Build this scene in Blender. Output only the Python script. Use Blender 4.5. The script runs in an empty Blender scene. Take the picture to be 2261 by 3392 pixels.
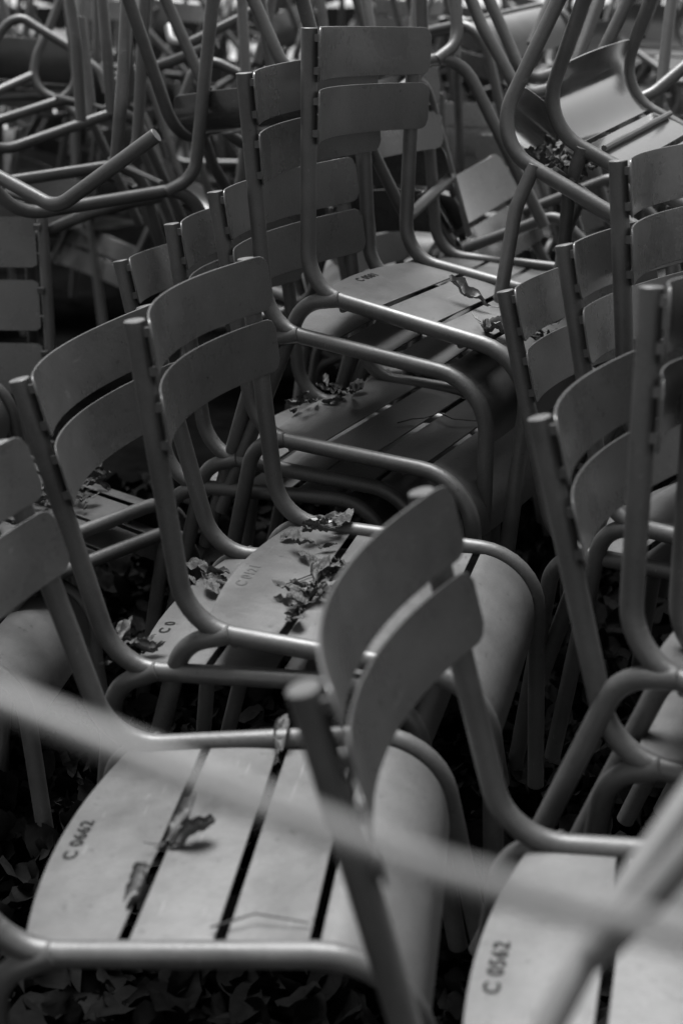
import bpy, bmesh, math, random
import numpy as np
from mathutils import Vector, Matrix, Euler, noise
C = bpy.context.scene
R = math.radians
random.seed(11)

# ------------------------------------------------------------------ camera
cam_data = bpy.data.cameras.new("camera")
cam = bpy.data.objects.new("camera", cam_data)
C.collection.objects.link(cam)
cam.location = (0, 0, 1.36)
cam.rotation_euler = (R(90 - 21.4), 0, 0)
cam_data.sensor_fit = 'VERTICAL'
cam_data.sensor_height = 36.0
cam_data.lens = 45.75
cam_data.clip_start = 0.02
cam_data.clip_end = 500
cam_data.dof.use_dof = True
cam_data.dof.focus_distance = 2.25
cam_data.dof.aperture_fstop = 2.9
C.camera = cam

# ------------------------------------------------------------------ light
SUN_EL, SUN_AZ = 70, -16
w = bpy.data.worlds.new("World")
C.world = w
w.use_nodes = True
nt = w.node_tree
nt.nodes.clear()
out = nt.nodes.new('ShaderNodeOutputWorld')
bg = nt.nodes.new('ShaderNodeBackground')
sky = nt.nodes.new('ShaderNodeTexSky')
sky.sky_type = 'NISHITA'
sky.sun_disc = False
sky.sun_elevation = R(SUN_EL)
sky.sun_rotation = R(SUN_AZ)
bw = nt.nodes.new('ShaderNodeRGBToBW')   # black and white photograph: the sky's light without its colour
nt.links.new(sky.outputs[0], bw.inputs[0])
nt.links.new(bw.outputs[0], bg.inputs[0])
bg.inputs[1].default_value = 0.05
nt.links.new(bg.outputs[0], out.inputs[0])
sd = bpy.data.lights.new("sun", 'SUN')
sd.energy = 2.0
sd.angle = R(32)
sd.color = (1, 1, 1)
sun = bpy.data.objects.new("sun", sd)
C.collection.objects.link(sun)
# direction to sun
az = R(SUN_AZ)
dsun = Vector((math.sin(az) * math.cos(R(SUN_EL)), math.cos(az) * math.cos(R(SUN_EL)), math.sin(R(SUN_EL))))
sun.rotation_euler = dsun.to_track_quat('Z', 'Y').to_euler()

C.view_settings.view_transform = 'Standard'
C.view_settings.look = 'None'
C.view_settings.exposure = 2.42
C.view_settings.gamma = 1

# ------------------------------------------------------------------ materials
def mat(name, lo, hi, rough=(.35, .5), scale=6, spec=.5, bump=0.0, bscale=60, detail=6, grain=.0, wear=.0):
    m = bpy.data.materials.new(name)
    m.use_nodes = True
    n = m.node_tree
    b = n.nodes['Principled BSDF']
    tc = n.nodes.new('ShaderNodeTexCoord')
    oi = n.nodes.new('ShaderNodeObjectInfo')
    add = n.nodes.new('ShaderNodeVectorMath'); add.operation = 'ADD'
    sc = n.nodes.new('ShaderNodeVectorMath'); sc.operation = 'SCALE'
    sc.inputs['Scale'].default_value = 9.0
    comb = n.nodes.new('ShaderNodeCombineXYZ')
    n.links.new(oi.outputs['Random'], comb.inputs[0]); n.links.new(oi.outputs['Random'], comb.inputs[2])
    n.links.new(comb.outputs[0], sc.inputs[0])
    n.links.new(tc.outputs['Object'], add.inputs[0]); n.links.new(sc.outputs[0], add.inputs[1])
    t = n.nodes.new('ShaderNodeTexNoise'); t.inputs['Scale'].default_value = scale; t.inputs['Detail'].default_value = detail
    t.inputs['Roughness'].default_value = .65
    n.links.new(add.outputs[0], t.inputs['Vector'])
    r = n.nodes.new('ShaderNodeMapRange')
    r.inputs['From Min'].default_value = .3; r.inputs['From Max'].default_value = .7
    r.inputs['To Min'].default_value = lo; r.inputs['To Max'].default_value = hi
    n.links.new(t.outputs['Fac'], r.inputs['Value'])
    r2 = n.nodes.new('ShaderNodeMapRange')
    r2.inputs['From Min'].default_value = .3; r2.inputs['From Max'].default_value = .7
    r2.inputs['To Min'].default_value = rough[0]; r2.inputs['To Max'].default_value = rough[1]
    n.links.new(t.outputs['Fac'], r2.inputs['Value'])
    n.links.new(r2.outputs[0], b.inputs['Roughness'])
    # specks of dirt and chips
    t2 = n.nodes.new('ShaderNodeTexNoise'); t2.inputs['Scale'].default_value = scale * 14; t2.inputs['Detail'].default_value = 3
    n.links.new(add.outputs[0], t2.inputs['Vector'])
    r3 = n.nodes.new('ShaderNodeMapRange')
    r3.inputs['From Min'].default_value = .66; r3.inputs['From Max'].default_value = .74
    r3.inputs['To Min'].default_value = 1.0; r3.inputs['To Max'].default_value = .55
    n.links.new(t2.outputs['Fac'], r3.inputs['Value'])
    mu = n.nodes.new('ShaderNodeMath'); mu.operation = 'MULTIPLY'
    n.links.new(r.outputs[0], mu.inputs[0]); n.links.new(r3.outputs[0], mu.inputs[1])
    t4 = n.nodes.new('ShaderNodeTexNoise'); t4.inputs['Scale'].default_value = 620; t4.inputs['Detail'].default_value = 2
    n.links.new(add.outputs[0], t4.inputs['Vector'])
    r4 = n.nodes.new('ShaderNodeMapRange')
    r4.inputs['From Min'].default_value = .3; r4.inputs['From Max'].default_value = .7
    r4.inputs['To Min'].default_value = 1 - grain; r4.inputs['To Max'].default_value = 1 + grain
    n.links.new(t4.outputs['Fac'], r4.inputs['Value'])
    mu2 = n.nodes.new('ShaderNodeMath'); mu2.operation = 'MULTIPLY'
    n.links.new(mu.outputs[0], mu2.inputs[0]); n.links.new(r4.outputs[0], mu2.inputs[1])
    # rubbed scratches: thin stretched streaks of bare, paler metal
    mp = n.nodes.new('ShaderNodeMapping'); mp.inputs['Scale'].default_value = (14, 160, 60); mp.inputs['Rotation'].default_value = (.2, .1, .5)
    n.links.new(add.outputs[0], mp.inputs['Vector'])
    t5 = n.nodes.new('ShaderNodeTexNoise'); t5.inputs['Scale'].default_value = 1.0; t5.inputs['Detail'].default_value = 2
    n.links.new(mp.outputs[0], t5.inputs['Vector'])
    r5 = n.nodes.new('ShaderNodeMapRange')
    r5.inputs['From Min'].default_value = .70; r5.inputs['From Max'].default_value = .76
    r5.inputs['To Min'].default_value = 0; r5.inputs['To Max'].default_value = wear
    n.links.new(t5.outputs['Fac'], r5.inputs['Value'])
    ad = n.nodes.new('ShaderNodeMath'); ad.operation = 'ADD'
    n.links.new(mu2.outputs[0], ad.inputs[0]); n.links.new(r5.outputs[0], ad.inputs[1])
    n.links.new(ad.outputs[0], b.inputs['Base Color'])
    b.inputs['Specular IOR Level'].default_value = spec
    if bump:
        t3 = n.nodes.new('ShaderNodeTexNoise'); t3.inputs['Scale'].default_value = bscale; t3.inputs['Detail'].default_value = 4
        n.links.new(add.outputs[0], t3.inputs['Vector'])
        bp = n.nodes.new('ShaderNodeBump'); bp.inputs['Strength'].default_value = bump; bp.inputs['Distance'].default_value = .002
        n.links.new(t3.outputs['Fac'], bp.inputs['Height'])
        n.links.new(bp.outputs[0], b.inputs['Normal'])
    return m

M_TUBE = mat('painted_tube', .038, .066, (.40, .54), 9, .55, .2, 120, grain=.22, wear=.035)
M_SLAT = mat('painted_sheet_metal', .050, .082, (.22, .38), 6, .6, .12, 110, grain=.22, wear=.03)
M_SEAT = mat('weathered_painted_seat', .040, .084, (.32, .48), 5, .5, .15, 110, grain=.22, wear=.04)
M_GLOSS = mat('glossy_repainted_metal', .046, .08, (.06, .24), 9, 1.0, .10, 60, grain=.2, wear=.03)
M_GLOSS.node_tree.nodes['Principled BSDF'].inputs['Coat Weight'].default_value = 1
M_GLOSS.node_tree.nodes['Principled BSDF'].inputs['Coat Roughness'].default_value = .12
M_ROD = mat('pale_rod', .10, .13, (.4, .5), 7, .4)
M_INK = mat('stencil_ink', .003, .009, (.6, .7), 60, .1)
M_INK_FADED = mat('worn_stencil_ink', .03, .07, (.5, .6), 60, .3)
M_LEAF = mat('dry_leaf', .018, .085, (.6, .8), 40, .25, .5, 220)
M_PALE = mat('pale_dry_leaf', .05, .14, (.5, .7), 40, .25, .5, 220)
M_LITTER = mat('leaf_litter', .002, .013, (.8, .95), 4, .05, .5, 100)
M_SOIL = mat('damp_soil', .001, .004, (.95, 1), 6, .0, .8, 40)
M_TWIG = mat('dry_twig', .02, .04, (.7, .8), 40, .2)

# ------------------------------------------------------------------ mesh helpers
def link(name, me, m, parent=None):
    o = bpy.data.objects.new(name, me)
    C.collection.objects.link(o)
    if m: me.materials.append(m)
    if parent: o.parent = parent
    return o

def smooth(me, ang=40):
    me.polygons.foreach_set('use_smooth', [True] * len(me.polygons))
    me.set_sharp_from_angle(angle=R(ang))

def fillet(pts, rads, n=8):
    pts = [Vector(p) for p in pts]
    o = [pts[0]]
    for i in range(1, len(pts) - 1):
        a = pts[i-1] - pts[i]; b = pts[i+1] - pts[i]
        la, lb = a.length, b.length
        a.normalize(); b.normalize()
        ang = math.acos(max(-1, min(1, a.dot(b))))
        d = rads[i-1] / math.tan(ang / 2)
        d = min(d, la * (.48 if i > 1 else .9), lb * .9)
        A = pts[i] + a * d; B = pts[i] + b * d
        r = d * math.tan(ang / 2)
        Cn = pts[i] + (a + b).normalized() * (r / math.sin(ang / 2))
        va, vb, om = A - Cn, B - Cn, math.pi - ang
        for k in range(n + 1):
            t = k / n
            o.append(Cn + (math.sin((1-t)*om) * va + math.sin(t*om) * vb) / math.sin(om))
    o.append(pts[-1])
    return o

def dens(pts, step=.05):
    o = [pts[0]]
    for a, b in zip(pts, pts[1:]):
        n = max(1, int((b - a).length / step))
        for k in range(1, n + 1): o.append(a.lerp(b, k / n))
    return o

def tube(pts, r=.0142, seg=16, cap=True, r_end=None):
    bm = bmesh.new()
    pts = dens(pts)
    t0 = (pts[1] - pts[0]).normalized()
    n = t0.orthogonal().normalized()
    rings = []
    N = len(pts)
    def ring(p, nn, bb, rr):
        return [bm.verts.new(p + (nn * math.cos(2*math.pi*k/seg) + bb * math.sin(2*math.pi*k/seg)) * rr) for k in range(seg)]
    ends = []
    for i, p in enumerate(pts):
        t = (pts[min(i+1, N-1)] - pts[max(i-1, 0)]).normalized()
        n = (n - t * n.dot(t)).normalized(); b = t.cross(n)
        rr = r if r_end is None else r + (r_end - r) * i / (N - 1)
        if i == 0:
            e = ring(p, n, b, rr * .93); rings.append(e)
            rings.append(ring(p + t * rr * .07, n, b, rr))
        elif i == N - 1:
            rings.append(ring(p - t * rr * .07, n, b, rr))
            rings.append(ring(p, n, b, rr * .93))
        else:
            rings.append(ring(p, n, b, rr))
    for a, b2 in zip(rings, rings[1:]):
        for k in range(seg):
            bm.faces.new((a[k], a[(k+1) % seg], b2[(k+1) % seg], b2[k]))
    if cap:
        bm.faces.new(list(reversed(rings[0]))); bm.faces.new(rings[-1])
    bmesh.ops.recalc_face_normals(bm, faces=bm.faces)
    return bm

def done(bm, name, m, parent, ang=40):
    me = bpy.data.meshes.new(name)
    bm.to_mesh(me); bm.free()
    smooth(me, ang)
    return link(name, me, m, parent)

def sheet(bm, fn, u0, u1, vlo, vhi, nu=28, nv=4, th=.0028):
    """plate following fn(u,v); at each u it spans vlo(u)..vhi(u)"""
    us = []
    for k in range(nu + 1):
        t = k / nu
        us.append(u0 + (u1 - u0) * (.5 - .5 * math.cos(math.pi * t)) * .5 + (u1 - u0) * t * .5)
    P = [[Vector(fn(u, vlo(u) + (vhi(u) - vlo(u)) * j / nv)) for j in range(nv + 1)] for u in us]
    nrm = [[None] * (nv + 1) for _ in us]
    for i in range(nu + 1):
        for j in range(nv + 1):
            du = P[min(i+1, nu)][j] - P[max(i-1, 0)][j]
            dv = P[i][min(j+1, nv)] - P[i][max(j-1, 0)]
            c = du.cross(dv)
            nrm[i][j] = c.normalized() if c.length > 1e-12 else Vector((0, 0, 1))
    top = [[bm.verts.new(P[i][j] + nrm[i][j] * th / 2) for j in range(nv + 1)] for i in range(nu + 1)]
    bot = [[bm.verts.new(P[i][j] - nrm[i][j] * th / 2) for j in range(nv + 1)] for i in range(nu + 1)]
    for i in range(nu):
        for j in range(nv):
            bm.faces.new((top[i][j], top[i+1][j], top[i+1][j+1], top[i][j+1]))
            bm.faces.new((bot[i][j], bot[i][j+1], bot[i+1][j+1], bot[i+1][j]))
    rim = [(i, 0) for i in range(nu)] + [(nu, j) for j in range(nv)] + [(i, nv) for i in range(nu, 0, -1)] + [(0, j) for j in range(nv, 0, -1)]
    for a, b in zip(rim, rim[1:] + rim[:1]):
        bm.faces.new((top[a[0]][a[1]], bot[a[0]][a[1]], bot[b[0]][b[1]], top[b[0]][b[1]]))

def bevelled(o, wd=.0009):
    md = o.modifiers.new('bevel', 'BEVEL')
    md.width = wd; md.segments = 2; md.limit_method = 'ANGLE'; md.angle_limit = R(40)
    md.harden_normals = False
    return o

# ------------------------------------------------------------------ the chair
Q = dict(hp=.44, th=.1511, wt=.4216, wb=.4092, wf=.4236, Lr=.4337, rb=.0841, rf=.101, fl=.43, ft=.0922, wfl=.42,
         rl=.455, rt=.2168, wrl=.4666, yw=.0259, rr=.066, e0=-.002, hs=.0869, gp=.0139, ws=.2265, ds=.0287, ss=.0603,
         sw=.193, yr=.0261, rs=.0277, g1=.133, gs=.1031)
ZB = .428            # height of the seat rail above the feet: the origin is on the floor
UP = Vector((0, -math.sin(Q['th']), math.cos(Q['th'])))
NR = Vector((0, math.cos(Q['th']), math.sin(Q['th'])))
OFF = Vector((0, 0, ZB))

def seat_profile():
    """centre line of the seat sheet in the y-z plane, by arc length from y = 0"""
    L, ft, rf = Q['Lr'], Q['ft'], Q['rf'] - .006
    ang = math.pi / 2 - ft
    d = Q['rf'] * math.tan(ang / 2)
    pts = [(y, -.0015 - .007 * math.exp(-((y - .27) / .06) ** 2)) for y in np.linspace(-.03, L - d, 40)]
    cy, cz = L - d, -Q['rf']
    for k in range(1, 17):
        a = ang * k / 16
        pts.append((cy + (Q['rf'] - .0015) * math.sin(a), cz + (Q['rf'] - .0015) * math.cos(a)))
    a = ang
    y, z = pts[-1]
    for k in range(1, 4): pts.append((y + math.cos(a) * .02 * k, z - math.sin(a) * .02 * k))
    return pts
PROF = seat_profile()
_s = [0.0]
for _a, _b in zip(PROF, PROF[1:]): _s.append(_s[-1] + math.hypot(_b[0]-_a[0], _b[1]-_a[1]))
def prof(s):
    s += .03
    return float(np.interp(s, _s, [p[0] for p in PROF])), float(np.interp(s, _s, [p[1] for p in PROF]))

def roundend(u, U, half, rc):
    """half-extent cut at the corners of a plate of half width U"""
    d = U - abs(u)
    if d >= rc: return half
    return half - rc + math.sqrt(max(0, rc * rc - (rc - d) ** 2))

def seat_bm():
    bm = bmesh.new()
    sw = Q['sw']; hg = .0062
    fn = lambda u, v: (u, prof(v)[0], prof(v)[1] + .004 + ZB - .004)
    g1, gs = Q['g1'], Q['gs']
    sheet(bm, fn, -sw, sw, lambda u: Q['yr'] - Q['rs'] * (1 - (u/sw)**2) , lambda u: g1 - hg, 28, 4)
    sheet(bm, fn, -sw, sw, lambda u: g1 + hg, lambda u: g1 + gs - hg, 12, 6)
    sheet(bm, fn, -sw, sw, lambda u: g1 + gs + hg, lambda u: g1 + 2*gs - hg, 12, 8)
    e = .528
    sheet(bm, fn, -sw, sw, lambda u: g1 + 2*gs + hg, lambda u: e - .012 + (roundend(u, sw, .03, .028) - .03) + .006 * (1 - (u/sw)**2), 28, 18)
    return bm

def back_bm(hs=None):
    bm = bmesh.new()
    ws = Q['ws']; hs = hs or Q['hs']
    for k in range(2):
        d0 = Q['e0'] + k * (hs + Q['gp'])
        mid = d0 + hs / 2
        def fn(u, v, mid=mid):
            x = u / ws
            p = OFF + UP * (Q['hp'] - mid + v) + NR * (Q['ds'] - Q['ss'] * (1 - x * x))
            return (u, p.y, p.z)
        h = lambda u: roundend(u, ws, hs / 2, .018)
        sheet(bm, fn, -ws, ws, lambda u: -h(u), lambda u: h(u), 40, 6)
    return bm

def side_pts(s):
    up = Vector((s * (Q['wt'] - Q['wb']) / 2 / Q['hp'], -math.sin(Q['th']), math.cos(Q['th'])))
    B = Vector((s * Q['wb'] / 2, 0, 0)); T = B + up * Q['hp']; F = Vector((s * Q['wf'] / 2, Q['Lr'], 0))
    L = Vector((s * Q['wfl'] / 2, Q['Lr'] + Q['fl'] * math.sin(Q['ft']), -Q['fl'] * math.cos(Q['ft'])))
    return [p + OFF for p in fillet([T, B, F, L], [Q['rb'], Q['rf']])]

def rear_pts(s):
    W = Vector((s * (Q['wb'] / 2 + .004), Q['yw'] + .042, .003))
    K = Vector((s * (Q['wb'] / 2 + .006), Q['yw'] - .03, -.022))
    F = Vector((s * Q['wrl'] / 2, Q['yw'] - .03 - Q['rl'] * math.sin(Q['rt']), -.02 - Q['rl'] * math.cos(Q['rt'])))
    return [p + OFF for p in fillet([W, K, F], [Q['rr']])]

def arm_pts(s):
    x = s * (Q['wf'] / 2 + .003)
    a = [Vector((x, .335, -.004)), Vector((x + s*.004, .322, .08)), Vector((x + s*.008, .245, .262)), Vector((s * (Q['wb']/2 + .008), -.035, .268))]
    return [p + OFF for p in fillet(a, [.12, .05])]

def bracket_bm(s, k, dz):
    """small welded lug between a back post and the end of a slat"""
    bm = bmesh.new()
    mid = Q['e0'] + k * (Q['hs'] + Q['gp']) + Q['hs'] / 2
    c = OFF + UP * (Q['hp'] - mid + dz) + NR * .0162
    c.x = s * .2135
    m = Matrix.Translation(c) @ Matrix.Rotation(Q['th'], 4, 'X') @ Matrix.Diagonal((.006, .011, .012, 1))
    bmesh.ops.create_cube(bm, size=1, matrix=m)
    return bm

def crossbar_bm(y):
    return tube([Vector((-.2, y, ZB - .017)), Vector((.2, y, ZB - .017))], .006, 8)

def build_chair(arms=False):
    root = bpy.data.objects.new('garden_armchair' if arms else 'garden_chair', None)
    C.collection.objects.link(root)
    root.empty_display_size = .1
    bevelled(done(seat_bm(), 'seat', M_GLOSS if arms else M_SEAT, root))
    bevelled(done(back_bm(.125 if arms else None), 'backrest', M_GLOSS if arms else M_SLAT, root))
    for s in (1, -1):
        done(tube(side_pts(s)), 'side_frame', M_TUBE, root)
        done(tube(rear_pts(s)), 'rear_leg', M_TUBE, root)
        if arms: done(tube(arm_pts(s), .0135), 'armrest', M_TUBE, root)
        for k in range(2):
            for dz in (-.026, .026): done(bracket_bm(s, k, dz), 'bracket', M_TUBE, root)
    done(crossbar_bm(.07), 'crossbar', M_TUBE, root)
    done(crossbar_bm(.30), 'crossbar', M_TUBE, root)
    return root

def build_frame():
    root = bpy.data.objects.new('chair_frame', None); C.collection.objects.link(root); root.empty_display_size = .1
    for s in (1, -1):
        done(tube(side_pts(s)), 'side_frame', M_TUBE, root)
        done(tube(rear_pts(s)), 'rear_leg', M_TUBE, root)
    done(crossbar_bm(.07), 'crossbar', M_TUBE, root)
    return root

def copy_tree(o, parent=None):
    c = o.copy(); C.collection.objects.link(c); c.parent = parent
    for ch in KIDS[o.name]:
        copy_tree(ch, c)
    return c

MW = {}
protos = {0: build_chair(False), 1: build_chair(True), 2: build_frame()}
KIDS = {}
for pr in protos.values():
    KIDS[pr.name] = list(pr.children)
    for ch in pr.children: KIDS[ch.name] = []
used = {0: False, 1: False, 2: False}

def place(pose, label, group, arms=False):
    """pose: position of the rear seat corner and XYZ rotation of the chair"""
    arms = int(arms)
    if not used[arms]:
        o = protos[arms]; used[arms] = True
    else:
        o = copy_tree(protos[arms])
    rot = Euler(pose[3:6])
    o.rotation_euler = rot
    o.location = Vector(pose[:3]) - rot.to_matrix() @ OFF
    o['label'] = label
    o['category'] = ('chair', 'armchair', 'chair frame')[int(arms)]
    o['group'] = group
    MW[o.name] = Matrix.Translation(o.location) @ rot.to_matrix().to_4x4()
    return o

def serial(chair, txt, x=0.0, y=.031, size=.0235, rot=0, ink=None):
    cu = bpy.data.curves.new('t', 'FONT')
    cu.body = txt; cu.size = size; cu.align_x = 'CENTER'; cu.extrude = .0001; cu.space_character = 1.12; cu.offset = .0006
    t = bpy.data.objects.new('t', cu); C.collection.objects.link(t)
    bpy.context.view_layer.update()
    me = bpy.data.meshes.new_from_object(t.evaluated_get(bpy.context.evaluated_depsgraph_get()))
    bpy.data.objects.remove(t)
    me.materials.clear()
    o = link('serial_number', me, ink or M_INK, chair)
    o.location = (x, y, ZB + .0006)
    o.rotation_euler = (0, 0, math.pi + rot)
    o['label'] = 'number %s stencilled on the seat' % txt
    return o

GC = 'metal garden chairs stacked in the heap'
GT = 'upturned armchairs on the heap'
CH = {}
POSES = {
 'A': ((0.0347, 2.4866, 0.8771, -0.1663, -0.0166, -2.0503), 'topmost chair of the centre stack, full backrest upright, seat numbered C 0581', 0),
 'B': ((-0.0368, 2.4969, 0.82, -0.1044, 0.0453, -2.0604), 'second chair from the top of the centre stack, directly under the chair numbered C 0581', 0),
 'D': ((-0.0533, 2.4547, 0.6278, -0.0149, 0.0335, -2.096), 'third chair down in the centre stack, its dusty seat with twigs open to view', 0),
 'E': ((-0.171, 2.5536, 0.5524, -0.032, 0.0078, -1.9943), 'fourth chair down in the centre stack, post just left of the third one', 0),
 'F': ((-0.2546, 2.58, 0.4775, 0.0546, -0.0216, -1.9392), 'lowest chair of the centre stack, its back farthest left behind the numbered front pair', 0),
 'G': ((-0.1608, 1.8388, 0.5452, -0.0436, 0.0122, -1.8486), 'upper chair of the left front pair, leaf-strewn seat numbered C 0121', 0),
 'H': ((-0.2699, 1.8575, 0.4711, 0.088, 0.0204, -1.8335), 'lower chair of the left front pair, nested beneath the leaf-strewn chair', 0),
 'I': ((-0.3352, 1.3102, 0.4268, 0.1247, 0.0059, -1.7065), 'blurred near chair at the bottom left with seat numbered C 0662', 0),
 'J': ((0.1365, 1.0726, 0.4452, 0.1027, 0.0258, -1.8441), 'blurred near chair whose curved back stands in front centre, seat numbered C 0562', 0),
 'W': ((-0.9353, 2.0884, 0.3518, -0.0015, -0.1114, -1.6338), 'chair at the left edge with only its rounded front seat edge showing', 0),
 'C': ((0.1549, 3.0431, 0.7799, -0.0363, -0.0114, -1.9856), 'dark chair standing behind the top chair of the centre stack', 0),
 'K': ((0.4899, 2.1605, 0.5152, 0.102, 0.039, -2.2677), 'chair right of the centre stack, leftmost back of the right-hand row', 0),
 'L': ((0.5715, 2.0809, 0.5982, 0.0707, 0.0481, -2.3764), 'second back from the left in the right-hand row', 0),
 'M': ((0.5851, 2.1226, 0.7064, -0.0396, 0.0105, -2.265), 'tallest standing back of the right-hand row, just under the upturned armchairs', 0),
 'N': ((0.4493, 1.5527, 0.4999, 0.1118, 0.0375, -2.1737), 'chair in front of the right-hand row with a strongly curved dark back', 0),
 'O': ((0.462, 1.5442, 0.6071, -0.0832, -0.1116, -2.2058), 'nearest chair at the right edge, long post rising in front of the dark curved back', 0),
 'P': ((0.8377, 2.6244, 0.9749, 2.6993, 0.0939, -2.1082), 'upturned armchair at upper right with sky glare on its seat underside', 1),
 'Q': ((0.7034, 2.556, 0.873, 2.6894, -0.2621, -1.9679), 'upturned armchair left of the glaring one, dead leaves caught in its seat', 1),
 'T': ((0.0136, 3.3295, 1.1837, -2.8805, -0.1036, -0.5216), 'upturned armchair behind the centre stack to the upper left', 1),
 'V': ((-0.6769, 3.8907, 1.0986, -2.8815, 0.0238, -1.0401), 'bare upturned chair frame at upper left with a long arched rail', 2),
 'X': ((-0.4198, 3.1595, 0.9822, -3.046, 0.0287, -1.1194), 'bare upturned chair frame without slats under the upper left chair', 2),
 'a2': ((0.2275, 4.3748, 1.2639, 0.1713, 0.1194, -2.3234), 'chair whose front leg arches higher, right of the nearer arching leg', 0),
 'S': ((0.1922, 3.337, 1.1696, -2.9502, -0.4015, -1.1435), 'bare upturned frame arching out right of the topmost backrest', 2),
 'S2': ((0.5259, 3.3772, 0.5762, 0.4323, 0.0915, -2.0639), 'tilted armchair with wide back slats between the topmost chair and the glossy armchairs', 1),
 'Y': ((-0.7671, 2.2649, 0.4248, 0.0203, -0.0005, -0.6939), 'dark chair low behind the left front pair, dead leaves on its seat', 0),
 'Z': ((-0.7512, 2.2458, 0.376, 0.0155, -0.0004, -0.7159), 'dark chair nested under the leafy one behind the left front pair', 0),
}
POSES['O2'] = ((0.535, 1.60, 0.585, -0.0832, -0.1116, -2.2058), 'chair just behind the nearest right-edge chair, its rear leg parallel to that one', 0)
for k, (pose, lab, arms) in POSES.items():
    CH[k] = place(pose, lab, GT if arms == 1 else GC, arms)
serial(CH['A'], 'C 0581', .015)
serial(CH['G'], 'C 0121', .015, ink=M_INK_FADED)
serial(CH['H'], 'C 0', .07)
serial(CH['I'], 'C 0662', .005)
serial(CH['J'], 'C 0562', .005)

# ------------------------------------------------------------------ bare tubes
def bare(name, paths, label, cat, r=.0142, m=None):
    o = bpy.data.objects.new(name, None); C.collection.objects.link(o)
    base = Vector(paths[0][0][0]); o.location = (base.x, base.y, base.z)
    for pts, rads in paths:
        done(tube([Vector(p) - base for p in fillet(pts, rads)], r), 'tube', m or M_TUBE, o)
    o['label'] = label; o['category'] = cat
    return o
bare('bent_tube', [([(-1.05, 2.93, 1.17), (-0.56, 2.605, 0.982), (-0.3504, 2.5608, 1.1251)], [.06]),
                   ([(-0.86, 2.80, 1.085), (-1.02, 2.98, .80)], [])], 'bent bare tube at left, its cut round end pointing up right', 'chair frame')
bare('bent_tube', [([(-0.7769, 3.2738, 0.8066), (-0.60, 3.235, 0.89), (-0.4505, 3.3131, 0.907)], [.3]),
                   ([(-0.7769, 3.2738, 0.8066), (-0.80, 3.30, .50)], [])], 'arched bare tube meeting a chair leg at left, under the cut tube end', 'chair frame')
def panel():
    o = bpy.data.objects.new('slatted_chair', None); C.collection.objects.link(o)
    base = Vector((-.98, 3.42, 0)); o.location = base
    L = lambda p: Vector(p) - base
    done(tube(fillet([L(PAN_T0), L(PAN_T1), L(PAN_B)], [.05])), 'side_frame', M_TUBE, o)
    dx = Vector((-.46, .05, 0))
    done(tube(fillet([L(PAN_T0) + dx, L(PAN_T1) + dx, L(PAN_B) + dx], [.05])), 'side_frame', M_TUBE, o)
    t, b = L(PAN_T1), L(PAN_B)
    bm = bmesh.new()
    for k in range(4):
        def fn(u, v, k=k):
            q = t.lerp(b, (.035 + .155 * k + .065 + v) / (b - t).length)
            return q + dx * (.5 - u) + Vector((0, -.016 - .01 * (1 - (2*u)**2), 0))
        h = lambda u: roundend(u * .46, .23 * .94, .062, .015) if abs(u * .46) < .23 * .94 else .04
        sheet(bm, fn, -.465, .465, lambda u: -h(u), lambda u: h(u), 20, 4)
    done(bm, 'backrest', M_SLAT, o)
    for k in range(4):
        q = t.lerp(b, (.1 + .155 * k) / (b - t).length) + dx * .012
        for dz in (-.035, .035):
            c = bmesh.new(); bmesh.ops.create_cube(c, size=1, matrix=Matrix.Translation(q + Vector((-.006, -.008, dz))) @ Matrix.Diagonal((.016, .014, .014, 1)))
            done(c, 'bracket', M_TUBE, o)
    o['label'] = 'tall slatted chair back seen flat on at the left edge'; o['category'] = 'chair'
PAN_T0, PAN_T1, PAN_B = (-.84, 3.36, .912), (-.737, 3.26, .905), (-.704, 3.06, .40)
panel()
bare('tubular_frame', [([(0.0944, 0.6061, 0.7164), (0.1613, 0.6628, 0.8204), (0.2703, 0.7467, 0.9329)], [.6]),
                       ([(0.1538, 0.6444, 0.814), (0.1786, 0.6314, 0.8618), (0.2351, 0.6348, 0.9519)], [.1])],
     'blurred pair of joined bare tubes slanting up out of the bottom right corner', 'chair frame', .0098, M_ROD)

ROD = ((-0.3096, 0.4472, 1.1923), (-0.084, 0.3737, 1.135), (-0.047, 0.361, 1.1264), (0.0276, 0.3432, 1.1044), (0.0865, 0.3372, 1.0891), (0.258, 0.3225, 1.0504))
rod = done(tube([Vector(p) for p in ROD], .0046), 'metal_rod', M_ROD, None)
rod['label'] = 'pale thin rod nearest the camera, a blurred streak across the lower picture'; rod['category'] = 'rod'

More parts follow.
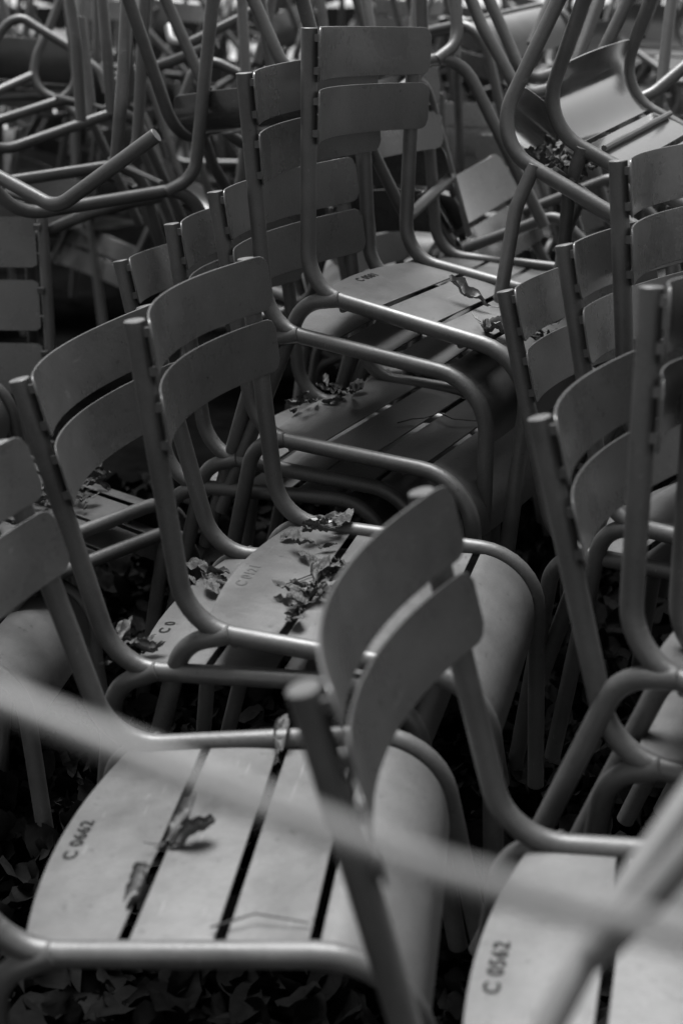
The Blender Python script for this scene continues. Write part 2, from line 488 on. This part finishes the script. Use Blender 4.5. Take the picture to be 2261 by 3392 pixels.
TANGLE = {
 'F1': [[(-0.468, 3.069, 1.379), (-0.476, 3.01, 1.231), (-0.483, 2.976, 1.143), (-0.502, 2.984, 1.026)], [(-0.607, 3.553, 1.383), (-0.595, 3.506, 1.262), (-0.59, 3.494, 1.096)], [(-0.691, 3.553, 1.383), (-0.672, 3.506, 1.262), (-0.669, 3.486, 1.075)], [(-0.72, 3.85, 1.319), (-0.706, 3.808, 1.21), (-0.689, 3.751, 1.066)]],
 'F2': [[(-0.945, 4.736, 1.385), (-0.984, 4.696, 1.284), (-1.029, 4.661, 1.195), (-1.044, 4.634, 1.127), (-1.014, 4.616, 1.079), (-0.933, 4.599, 1.038), (-0.886, 4.585, 1.0)], [(-1.249, 4.817, 1.044), (-1.091, 4.82, 1.052), (-0.973, 4.927, 1.052)], [(-1.168, 4.505, 1.071), (-1.042, 4.635, 1.129)]],
 'F3': [[(-1.094, 4.354, 1.233), (-1.075, 4.368, 1.27), (-1.041, 4.382, 1.306), (-1.0, 4.385, 1.312), (-0.959, 4.375, 1.286), (-0.863, 4.354, 1.232), (-0.801, 4.336, 1.187), (-0.756, 4.323, 1.153), (-0.737, 4.298, 1.091)]],
 'F4': [[(-0.627, 3.785, 1.151), (-0.583, 3.792, 1.169), (-0.453, 3.755, 1.212), (-0.333, 3.719, 1.256)]],
 'F5': [[(-0.516, 4.161, 1.29), (-0.501, 4.092, 1.249), (-0.456, 4.035, 1.241), (-0.393, 4.046, 1.271), (-0.291, 4.065, 1.318), (-0.203, 4.083, 1.365)], [(-0.475, 4.082, 1.088), (-0.449, 4.11, 1.159), (-0.415, 4.124, 1.194), (-0.37, 4.122, 1.19), (-0.299, 4.109, 1.157)]],
 'F6': [[(-0.261, 3.659, 1.379), (-0.251, 3.591, 1.206), (-0.248, 3.567, 1.145)], [(-0.194, 3.982, 1.381), (-0.222, 3.933, 1.256), (-0.241, 3.909, 1.194)], [(-0.109, 4.198, 1.382), (-0.1, 4.148, 1.256)], [(-0.064, 4.198, 1.382), (-0.05, 4.148, 1.256)]],
 'F7': [[(0.302, 3.659, 1.379), (0.299, 3.625, 1.291), (0.295, 3.599, 1.225)], [(0.214, 3.982, 1.381), (0.207, 3.948, 1.293), (0.184, 3.921, 1.225)]],
 'F8': [[(0.552, 3.659, 1.379), (0.496, 3.611, 1.255)], [(0.598, 3.229, 1.377), (0.563, 3.193, 1.286), (0.535, 3.165, 1.215)], [(0.796, 3.552, 1.379), (0.757, 3.513, 1.279)], [(0.812, 3.444, 1.378), (0.786, 3.363, 1.171)], [(0.78, 3.067, 1.239), (0.693, 3.04, 1.17), (0.639, 3.032, 1.148)]],
 'F9': [[(0.293, 3.229, 1.377), (0.324, 3.201, 1.307), (0.364, 3.176, 1.242), (0.396, 3.154, 1.186), (0.428, 3.144, 1.16), (0.502, 3.203, 1.173)], [(0.345, 3.337, 1.378), (0.383, 3.306, 1.299), (0.422, 3.273, 1.215), (0.454, 3.262, 1.187), (0.533, 3.322, 1.205)]],
}
TLAB = {'F1': 'straight bare tubes at upper left, the legs of an upturned frame crossing the long rail', 'F2': 'thin bent tube with a hooked lower end at the upper left', 'F3': 'arched bare tube at the top left corner', 'F4': 'slanting cut tube passing behind the upturned armchair at upper left', 'F5': 'bent bare tube with an elbow in the upper left background', 'F6': 'upright bare tubes just behind the top of the centre stack', 'F7': 'dark upright bare tubes right behind the topmost backrest', 'F8': 'bare tubes crossing behind the glaring armchair at the top right', 'F9': 'pair of slanting bare tubes between the topmost backrest and the glossy armchairs'}
for _k, _paths in TANGLE.items():
    bare('bent_tube', [(_p, [.09] * (len(_p) - 2)) for _p in _paths], TLAB[_k], 'chair frame')

# ------------------------------------------------------------------ the heap beyond
rh = random.Random(5)
LAB_UP = 'dark chair in the far tangled heap behind the nearer stacks, standing upright'
LAB_SHADE_TOP = 'unseen chair added above the heap to shade the gaps below'
LAB_SHADE_SIDE = 'unseen stacked chair added beside the near chairs to cut side light'
LAB_DN = 'upturned chair in the far tangled heap behind the nearer stacks, legs in the air'
def heap_pose(x, y, z, yaw, k, flip, jt):
    if not flip:
        m = Matrix.Translation((x, y, z)) @ Matrix.Rotation(yaw, 4, 'Z') @ Matrix.Rotation(.10 - .05 * k + jt[0], 4, 'X') @ Matrix.Rotation(jt[1], 4, 'Y')
        m = m @ Matrix.Translation((0, .012 * k, .068 * k))
    else:
        m = Matrix.Translation((x, y, z)) @ Matrix.Rotation(yaw, 4, 'Z') @ Matrix.Rotation(math.pi + .12 + jt[0] * 2 - .05 * k, 4, 'X') @ Matrix.Rotation(jt[1] * 2, 4, 'Y')
        m = m @ Matrix.Translation((0, .012 * k, -.068 * k))
    e = m.to_euler()
    return tuple(m.translation) + tuple(e)
rows = [(3.55, .62), (4.05, .62), (4.6, .6), (5.2, .62), (5.9, .65)]
for ri, (y0, dx) in enumerate(rows):
    half = y0 * .27 + .35
    n = int(2 * half / dx) + 1
    for i in range(n):
        x = -half + dx * (i + .5 + rh.uniform(-.2, .2)); y = y0 + rh.uniform(-.15, .15)
        yaw = rh.choice((-2.0, -1.9, -2.2, -.9, 1.2, 2.4)) + rh.uniform(-.2, .2)
        cnt = rh.choice((1, 2, 2, 3))
        if (y < 4.4 and x < .05) or (y < 5.5 and x < -.55): continue
        jt = (rh.uniform(-.06, .06), rh.uniform(-.06, .06))
        for k in range(cnt):
            place(heap_pose(x, y, .43, yaw, k, False, jt), LAB_UP, 'upright chairs in the far heap')
        zt = .43 + .068 * cnt
        if rh.random() < .8 and not (y < 4.4 and .2 < x < 1.1):
            yaw2 = yaw + rh.choice((0, .5, -.6, 1.6))
            jt2 = (rh.uniform(-.14, .14), rh.uniform(-.14, .14))
            for k in range(rh.choice((1, 1, 2))):
                place(heap_pose(x + rh.uniform(-.1, .1), y + rh.uniform(-.1, .1), zt + .05, yaw2, k, True, jt2), LAB_DN, 'upturned chairs in the far heap')
# the crest of the heap further back, where only its upper layer shows
for y0, dx in ((5.3, .7), (6.3, .6), (7.0, .6), (7.9, .62), (9.0, .65), (10.4, .7)):
    half = y0 * .27 + .3
    n = int(2 * half / dx) + 1
    for i in range(n):
        x = -half + dx * (i + .5 + rh.uniform(-.25, .25)); y = y0 + rh.uniform(-.2, .2)
        fl = rh.random() < .55
        jt = (rh.uniform(-.3, .3), rh.uniform(-.25, .25))
        place(heap_pose(x, y, rh.uniform(.86, 1.12), rh.uniform(-3.1, 3.1), 0, fl, jt), LAB_DN if fl else LAB_UP, 'upturned chairs in the far heap' if fl else 'upright chairs in the far heap')
# flanks that stand just outside the heap's middle
for (x, y, yaw, cnt, fl) in ((-1.25, 2.75, -1.8, 3, 1), (1.25, 2.75, -2.2, 3, 1), (1.15, 3.25, -2.3, 2, 1), (0.0, 3.75, -1.9, 2, 1)):
    for k in range(cnt):
        place(heap_pose(x, y, .43, yaw, k, False, (0, 0)), LAB_UP, 'upright chairs in the far heap')
    if fl:
        place(heap_pose(x, y, .43 + .068 * cnt + .06, yaw + .4, 0, True, (.05, -.05)), LAB_DN, 'upturned chairs in the far heap')

# unseen chairs added above the heap, blocking top light to darken its gaps
for (x, y, z) in ((-1.3, 2.5, 1.62), (-.85, 2.85, 1.7), (-1.0, 3.4, 1.66), (-.45, 3.3, 1.74), (-.6, 4.0, 1.7), (-1.2, 4.2, 1.7), (-.9, 5.1, 1.72)):
    place(heap_pose(x, y, z + .28, rh.uniform(-3.1, 3.1), 0, False, (rh.uniform(-.15, .15), rh.uniform(-.15, .15))), LAB_SHADE_TOP, 'unseen chairs shading the heap')
for (x, y, yaw, cnt) in ((-1.45, 1.7, -1.7, 4), (-1.3, 1.0, -1.8, 3), (1.3, 1.9, -2.2, 4), (1.1, 1.2, -2.2, 4), (1.0, .55, -2.1, 2)):  # unseen stacks added at both sides, blocking light from the lower parts
    for k in range(cnt):
        place(heap_pose(x, y, .43, yaw, k, False, (0, 0)), LAB_SHADE_SIDE, 'unseen stacks cutting side light')

# ------------------------------------------------------------------ leaves
def leaf_mesh(L, W, curl, roll, seed, crumple=.006, nu=12, nv=6, target=None, mtx=None, stem=True):
    bm = target or bmesh.new()
    rs = random.Random(seed); so = Vector((rs.uniform(0, 50), rs.uniform(0, 50), rs.uniform(0, 50)))
    grid = []
    for i in range(nu + 1):
        t = i / nu
        hw = W / 2 * (math.sin(math.pi * min(1, t ** 1.35)) ** .75 if 0 < t < 1 else 0) + .0006
        row = []
        for j in range(nv + 1):
            v = j / nv * 2 - 1
            serr = 1 + (.08 if (i % 2 and abs(v) == 1) else 0)
            x = v * hw * serr
            a = roll * v
            px = hw * math.sin(a) / max(.2, roll) if roll > .05 else x
            pz = hw * (1 - math.cos(a)) / max(.2, roll) + .004 * abs(v) * 0
            b = curl * t
            py = L * (math.sin(b) / curl if abs(curl) > .05 else t)
            pz += L * ((1 - math.cos(b)) / curl if abs(curl) > .05 else 0)
            vein = .0012 * math.sin(t * nu * math.pi) * (abs(v))
            nz = noise.noise(Vector((px * 45, py * 45, 0)) + so) * crumple + noise.noise(Vector((px * 130, py * 130, 3)) + so) * crumple * .45
            p = Vector((px + nz * .15, py + nz * .15, pz + nz * 1.3 + vein))
            if mtx: p = mtx @ p
            row.append(bm.verts.new(p))
        grid.append(row)
    for i in range(nu):
        for j in range(nv):
            bm.faces.new((grid[i][j], grid[i][j+1], grid[i+1][j+1], grid[i+1][j]))
    return bm

LEAVES = []
for k in range(9):
    bm = leaf_mesh(.07 + .014 * (k % 3), .028 + .006 * (k % 4), (.2, .5, -.25, .6, .1)[k % 5], (.7, 1.5, .4, 1.9)[k % 4], k, .013, 22, 10)
    bm2 = tube([Vector((0, 0, 0)), Vector((.002, -.012, .002)), Vector((-.001, -.026, .006))], .0009, 5)
    me2 = bpy.data.meshes.new('tmp'); bm2.to_mesh(me2); bm2.free(); bm.from_mesh(me2); bpy.data.meshes.remove(me2)
    me = bpy.data.meshes.new('leaf'); bm.to_mesh(me); bm.free(); smooth(me, 60); me.materials.append(M_LEAF)
    LEAVES.append(me)
PALE = []
for me in LEAVES[:4]:
    c = me.copy(); c.materials.clear(); c.materials.append(M_PALE); PALE.append(c)
rl = random.Random(3)
def leaves(ch, spots, where, n_label=None, group=None, scale=(.3, .75), zoff=.003):
    # spots: (x, y, spread, count) on the seat of chair ch
    mw = MW[CH[ch].name]
    src = PALE if ch == 'A' else LEAVES
    for (x, y, sp, n) in spots:
        for q in range(n):
            o = bpy.data.objects.new('dry_leaf', src[rl.randrange(len(src))])
            C.collection.objects.link(o)
            a, d = rl.uniform(0, 2*math.pi), sp * math.sqrt(rl.random())
            p = mw @ Vector((x + d * math.cos(a), y + d * math.sin(a) * .6, ZB + zoff + rl.random() * .012 * min(n, 4) / 2))
            sc = rl.uniform(*scale)
            o.matrix_world = Matrix.Translation(p) @ mw.to_3x3().normalized().to_4x4() @ Euler((rl.uniform(-.08, .1), rl.uniform(-.2, .2), rl.uniform(0, 6.28))).to_matrix().to_4x4() @ Matrix.Scale(sc, 4)
            o['label'] = 'crumpled dry leaf ' + where
            o['category'] = 'leaf'
            o['group'] = group or 'dry leaves ' + where
leaves('G', [(-.15, .08, .045, 8), (-.07, .10, .03, 4), (-.03, .145, .025, 8), (.05, .14, .018, 9), (.12, .14, .018, 8), (-.13, .22, .05, 5)], 'in the pile across the seat numbered C 0121')
leaves('H', [(-.09, .02, .03, 5), (.165, .0, .035, 7)], 'on the lower seat of the left front pair')
leaves('D', [(-.05, .03, .05, 9), (.03, .01, .04, 5)], 'heaped at the back of the dusty third seat of the centre stack')
leaves('A', [(.0, .27, .01, 1), (.12, .30, .012, 2), (.02, .33, .02, 1)], 'curled near the front of the seat numbered C 0581', scale=(1.05, 1.4))
leaves('I', [(.02, .14, .008, 2), (.07, .13, .006, 1), (-.16, .24, .01, 1)], 'lying over a gap in the seat numbered C 0662', scale=(.75, 1.0))
leaves('Y', [(.05, .25, .10, 22), (.0, .35, .06, 12), (.12, .12, .08, 10)], 'on the dark low seat behind the left front pair')

def pile(c, sp, n, where, sc0=(.5, .9)):
    for q in range(n):
        o = bpy.data.objects.new('dry_leaf', LEAVES[rl.randrange(len(LEAVES))]); C.collection.objects.link(o)
        p = Vector(c) + Vector((rl.gauss(0, sp), rl.gauss(0, sp), abs(rl.gauss(0, sp * .5))))
        o.matrix_world = Matrix.Translation(p) @ Euler((rl.uniform(-.9, .9), rl.uniform(-.9, .9), rl.uniform(0, 6.28))).to_matrix().to_4x4() @ Matrix.Scale(rl.uniform(*sc0), 4)
        o['label'] = 'crumpled dry leaf ' + where; o['category'] = 'leaf'; o['group'] = 'dry leaves ' + where
pile((.425, 2.674, 1.055), .022, 16, 'caught in the left of the two glossy upturned armchairs')
pile((-.28, 3.13, 1.125), .03, 10, 'on the pale upturned seat left of the centre stack')
pile((.357, 2.254, .806), .01, 5, 'wedged between the slats of the leftmost right-hand back', (.2, .35))
pile((.389, 2.29, .815), .01, 5, 'wedged between the slats of the leftmost right-hand back', (.2, .35))

def twig(ch, pts, label):
    mw = MW[CH[ch].name]
    o = done(tube([mw @ Vector((x, y, ZB + z)) for x, y, z in pts], .0013, 6, r_end=.0008), 'twig', M_TWIG, None)
    o['label'] = label; o['category'] = 'twig'
twig('D', [(.03, .20, .003), (.0, .215, .004), (-.01, .235, .006), (-.04, .24, .003)], 'short kinked twig on the dusty third seat of the centre stack')
twig('D', [(-.06, .24, .004), (-.04, .28, .003), (-.05, .33, .004)], 'longer thin twig right of the kinked one on the dusty seat')
twig('G', [(.03, .09, .003), (-.02, .12, .004), (-.06, .155, .003)], 'straight thin stalk on the seat numbered C 0121')
twig('I', [(.17, .225, .003), (.15, .27, .004), (.165, .33, .003)], 'thin stalk near the front rail on the seat numbered C 0662')

def litter():
    rg = random.Random(21)
    base = []
    for k in range(14):
        bm = leaf_mesh(.095, .055, (.3, .9, -.5, 1.5)[k % 4], (.3, .9, 1.6)[k % 3], k + 40, .014, 8, 4)
        bm.verts.index_update()
        base.append((np.array([v.co[:] for v in bm.verts]), np.array([[v.index for v in f.verts] for f in bm.faces])))
        bm.free()
    V, F, n = [], [], 0
    for k in range(4200):
        y = rg.uniform(.75, 3.6); x = rg.uniform(-1, 1) * (y * .30 + .25)
        m = Euler((rg.gauss(0, .45), rg.gauss(0, .45), rg.uniform(0, 6.28))).to_matrix()
        sc = rg.uniform(.6, 1.2)
        v, f = base[rg.randrange(len(base))]
        V.append(v @ (np.array(m).T * sc) + np.array((x, y, rg.uniform(.004, .06))))
        F.append(f + n); n += len(v)
    me = bpy.data.meshes.new('leaf_litter')
    me.from_pydata(np.concatenate(V).tolist(), [], np.concatenate(F).tolist())
    smooth(me, 60)
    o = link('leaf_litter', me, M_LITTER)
    o['kind'] = 'stuff'; o['label'] = 'dark fallen leaves covering the ground under the chairs'; o['category'] = 'leaves'
litter()

# ------------------------------------------------------------------ ground
def ground():
    bm = bmesh.new()
    bmesh.ops.create_grid(bm, x_segments=120, y_segments=120, size=1)
    for v in bm.verts:
        s = 500
        x = math.copysign(abs(v.co.x) ** 3.5, v.co.x) * s; y = math.copysign(abs(v.co.y) ** 3.5, v.co.y) * s + 3
        z = .012 * noise.noise(Vector((x * 3, y * 3, 0))) - .006
        v.co = (x, y, z)
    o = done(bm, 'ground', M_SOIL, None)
    o['kind'] = 'structure'
ground()

if __name__ == '__main__':
    pass
